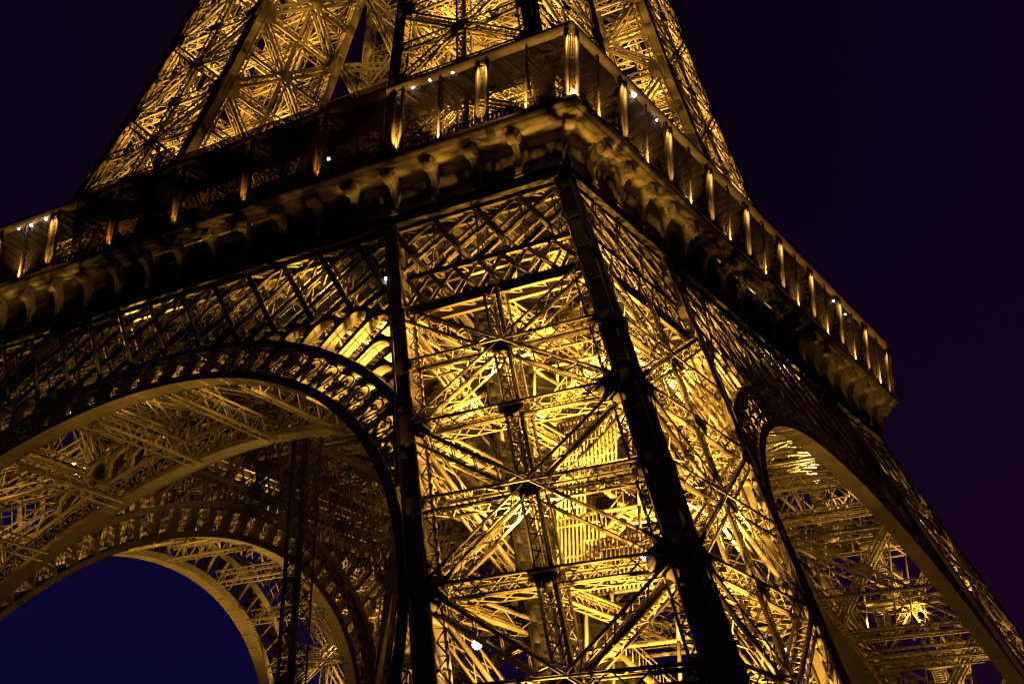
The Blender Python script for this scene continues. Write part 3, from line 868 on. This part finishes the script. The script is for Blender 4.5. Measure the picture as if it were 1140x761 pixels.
# sodium floodlights standing on the cross bracing of every leg, aimed up its slope
def make_flood():
    root = empty('floodlight')
    mb = MB(); mb.tube([(0, 0, -0.28), (0, 0, -0.25), (0, 0, 0.12), (0, 0, 0.2)], [0.05, 0.2, 0.3, 0.33], 12); mb.build('housing', DARK, root)
    mb = MB(); mb.tube([(0, 0, 0.17), (0, 0, 0.172), (0, 0, 0.174)], [0.30, 0.2, 0.01], 12); mb.build('glass', FLOODG, root)
    mb = MB(); mb.bars([(-0.36, 0, -0.45), (0.36, 0, -0.45), (-0.36, 0, -0.45)], [(-0.36, 0, 0.05), (0.36, 0, 0.05), (0.36, 0, -0.45)], 0.05, 0.05, (0, 1, 0)); mb.build('yoke', DARK, root)
    return root
flood0 = make_flood(); kids = children_of(); ff = True
FL = 'sodium floodlight standing on the cross bracing inside a leg, aimed up the lattice'
def put_flood(loc, target, power, ang, size=0.3):
    global ff
    c = flood0 if ff else copy_tree(flood0, None, kids); ff = False
    c.location = loc
    d = (Vector(target)-Vector(loc)).normalized()
    c.rotation_euler = d.to_track_quat('Z', 'Y').to_euler()
    tag(c, FL, 'floodlight', 'sodium floodlights inside the legs')
    spot(Vector(loc)+d*0.45, target, power, ang, size=size)
KP = 5.8
for k in range(4):
    M = Matrix.Rotation(k*math.pi/2, 4, 'Z')
    g = (1.0, 0.28, 0.35, 0.24)[k]
    gu = (1.0, 0.75, 0.22, 0.6)[k]
    for z, pw in ((8.4, 9500), (20.4, 9000), (32.3, 7500), (43.6, 1200)):
        a_, b_ = a1(z), b1(z); zt = z+12; at, bt = a1(zt), b1(zt)
        if k < 2:
            x = b_+(a_-b_)*0.42; xt = bt+(at-bt)*0.5; dep = 2.8
            put_flood(M @ Vector((x, -(a_-dep), z)), M @ Vector((xt, -(at-dep*0.35), zt)), pw*g*KP, 104)
            if k == 0 or z != 20.4: put_flood(M @ Vector((a_-dep, -x, z)), M @ Vector((at-dep*0.35, -xt, zt)), pw*g*KP, 104)
            if z < 40:
                x = b_+(a_-b_)*0.25; xt = bt+(at-bt)*0.3
                put_flood(M @ Vector((x, -x, z)), M @ Vector((xt, -xt, zt)), pw*g*KP*0.22, 90)
        elif z < 40:
            x = b_+(a_-b_)*0.6; xt = bt+(at-bt)*0.55
            put_flood(M @ Vector((x, -x, z)), M @ Vector((xt, -xt, zt)), pw*g*KP*1.6, 120)
    for z, pw in ((58.4, 13000), (71.4, 12500), (81.4, 12000), (91.4, 11000)):
        if k == 2 and z > 72: continue
        a_, b_ = a2(z), b2(z); zt = z+14
        x = b_+(a_-b_)*0.6; xt = a2(zt)*0.55+b2(zt)*0.45
        put_flood(M @ Vector((x, -x, z)), M @ Vector((xt, -xt, zt)), pw*gu*KP*0.55, 140)
# floodlights on the inner edges of the legs that wash the arches and the trellis girders
for k in range(4):
    M = Matrix.Rotation(k*math.pi/2, 4, 'Z')
    for z, dx, off, pw, zt, xt, ofs, ang in ((33.0, 6.0, 10.0, 120000, 41.0, 18.0, 0.2, 46), (22.0, 5.0, 9.0, 60000, 34.0, 26.5, 0.2, 40), (9.0, -0.9, 1.0, 24000, 40.0, -21.0, 0.7, 40), (45.2, -0.9, 6.0, 120000, 50.5, 0.0, 2.5, 54)):
        if k == 2: continue
        if k == 1 and z == 33.0: dx, off, pw = 5.5, 11.5, 150000
        ends = (1, -1) if dx < 0 else ((1,), (-1,), (), ())[k]     # the strong ones stand only in the near leg
        for sg in ends:
            p = Vector((sg*(b1(z)+dx), -(a1(z)-off), z)); t = Vector((sg*xt, -(a1(zt)-ofs), zt))
            put_flood(M @ p, M @ t, pw*(1.0, 1.0, 0.5, 0.6)[k], ang)
M = Matrix.Rotation(3*math.pi/2, 4, 'Z')          # the far left arch glows between its two ribs
for sg in (1, -1):
    p = Vector((sg*(b1(25)-1.0), -(a1(25)-7.5), 25.0)); t = Vector((sg*2.0, -(a1(42)-0.8), 42.5))
    put_flood(M @ p, M @ t, 42000, 56)
# amber uplights at the foot of the gallery posts
AMB = (1.0, 0.52, 0.10)
M2 = [Matrix.Rotation(k*math.pi/2, 4, 'Z') for k in range(4)]
for k, i, loc in post_spots:
    if k > 1: continue
    outw = Vector((loc.x, loc.y, 0)); outw = Vector((0, -1, 0)) if (k == 0 and i > 0) else (Vector((1, 0, 0)) if i > 0 else Vector((loc.x, loc.y, 0)).normalized())
    p = loc + outw*(0.19 if k == 0 and 1 < i < 7 else 0.36) + Vector((0, 0, Z0+0.25))
    spot(p, p + Vector((0, 0, 5)) - outw*0.4, 1700 if k == 0 and 1 < i < 7 else 330, 46 if k == 0 and 1 < i < 7 else 62, AMB, 0.06, 1.0)
    if i < 9 and not (k == 0 and 1 < i < 7):
        ax = Vector((-1, 0, 0)) if k == 0 else Vector((0, -1, 0))
        for q in (0.5,):  # mid-bay spots without fittings, added to brighten the canopy
            pm = (M2[k] @ Vector((PL-(i+q)*BAY, -35.24, Z0+0.12))); on = M2[k] @ Vector((0, -1, 0))
            spot(pm, pm + Vector((0, 0, 5)) - on*0.5, 800, 105, AMB, 0.06, 1.0)
    p = loc + outw*0.20 + Vector((0, 0, ZCAN-0.02))
    if not (k == 0 and 1 < i < 7): spot(p + outw*0.05, p + Vector((0, 0, -5)) - outw*0.2, 430, 70, AMB, 0.06, 1.0)
# bare spots added above the frieze ledge to brighten the cornice from below
for k in (0, 1):
    for i in range(18):
        x = 34.75*0.9625 - (i+0.5)*PITCH
        p = M2[k] @ Vector((x, -34.3, 52.62))
        spot(p, M2[k] @ Vector((x, -34.75, 57.2)), 42, 44, AMB, 0.05, 0.8)
# small lamps the photo shows
def make_lamp(name, loc, rad, glass, label, cat='lamp', group=None):
    root = empty(name, loc=loc)
    mb = MB(); q = np.linspace(-1, 1, 9)*math.pi/2
    mb.tube([(0, 0, rad*math.sin(t)) for t in q], [max(0.01, rad*math.cos(t)) for t in q], 12); mb.build('bulb', glass, root, True)
    mb = MB(); mb.tube([(0, 0, rad*0.75), (0, 0, rad*0.9), (0, 0, rad*1.5), (0, 0, rad*1.6)], [rad*0.85, rad*0.9, rad*0.35, 0.02], 10); mb.box((-0.03, -0.03, rad*1.5), (0.03, 0.03, rad*1.5+0.35)); mb.build('cap', DARK, root)
    return tag(root, label, cat, group)
G = 'small white lamps hung under the gallery canopy'
for (spot_at, rad, lab) in (
    ((20.55, -34.72, 63.54), 0.13, 'small white canopy lamp closest to the right edge of the smoked glass screen'),
    ((22.20, -34.72, 63.75), 0.22, 'largest white lamp under the canopy right of the smoked glass screen'),
    ((24.30, -34.72, 63.63), 0.13, 'small white lamp under the canopy, last before the second post from the corner'),
    ((34.72, -24.90, 63.53), 0.26, 'bright white lamp beside the first post right of the gallery corner'),
    ((34.72, -22.95, 63.11), 0.10, 'faint small lamp in the second bay of the right gallery'),
    ((34.72, -21.06, 63.29), 0.13, 'small white lamp before the second post right of the gallery corner'),
    ((34.72, 18.39, 62.99), 0.13, 'white lamp nearest the sixth post, in the far half of the right gallery'),
    ((34.72, 21.70, 62.78), 0.11, 'middle one of three white lamps in the far half of the right gallery'),
    ((34.72, 23.56, 62.78), 0.11, 'farthest of three white lamps in the far half of the right gallery'),
    ((-24.52, -34.72, 63.52), 0.12, 'small lamp under the canopy closest to the left edge of the photo'),
    ((-22.79, -34.72, 63.42), 0.2, 'violet white lamp in the middle of the far left bay'),
    ((-20.88, -34.72, 63.55), 0.2, 'violet white lamp beside the post left of the smoked glass screen')):
    make_lamp('canopy_lamp', Vector(spot_at), rad*0.62, LAMPW, lab, 'lamp', G)
cl = make_lamp('corner_lamp', Vector((35.0, -35.0, 58.05)), 0.22, LAMPA, 'bright amber lamp at the very corner of the gallery ledge')
ld = bpy.data.lights.new('corner_lamp_light', 'POINT'); ld.energy = 120; ld.color = AMB; ld.shadow_soft_size = 0.22
o = bpy.data.objects.new('corner_lamp_light', ld); scene.collection.objects.link(o); o.location = (34.95, -34.95, 58.55)
make_lamp('leg_lamp', Vector((37.61, -50.00, 16.22)), 0.25, LAMPW, 'round violet white lamp low in the near leg, left face')
make_lamp('leg_lamp', Vector((49.50, -38.86, 16.58)), 0.22, LAMPW, 'round white lamp low in the near leg, right face')
make_lamp('leg_lamp', Vector((46.80, -49.30, 19.65)), 0.15, LAMPB, 'small blue white lamp beside the big gusset of the corner column')
make_lamp('leg_lamp', Vector((20.23, -36.50, 46.53)), 0.13, LAMPB, 'small blue white lamp behind the trellis left of the inner column')
make_lamp('leg_lamp', Vector((22.00, 55.32, 54.17)), 0.2, LAMPW, 'white lamp hanging under the deck, seen through the right arch')
make_lamp('deck_lamp', Vector((11.40, -33.40, 60.68)), 0.15, LAMPB, 'bluish lamp glowing behind the smoked glass screen')

# ------------------------------------------------------------------ ground
mb = MB(); mb.box((-3000, -3000, -0.5), (3000, 3000, 0.0)); g = mb.build('ground', GROUND); g['kind'] = 'structure'
def make_plinth():
    mb = MB()
    for z in (0.004,):
        for c in ((a1(0), -a1(0)), (b1(0), -a1(0)), (a1(0), -b1(0)), (b1(0), -b1(0))):
            s = 3.2
            A = np.array([(c[0]+x*s, c[1]+y*s, 0.004) for x, y in ((-1, -1), (1, -1), (1, 1), (-1, 1), (-1, -1))]); B = np.array([(c[0]+x*(s-0.7), c[1]+y*(s-0.7), 2.6) for x, y in ((-1, -1), (1, -1), (1, 1), (-1, 1), (-1, -1))])
            mb.strip(A, B); mb.quads(B[:4], [[0, 1, 2, 3]])
    return mb.build('stone_footing', STONE, tower)
four(make_plinth())
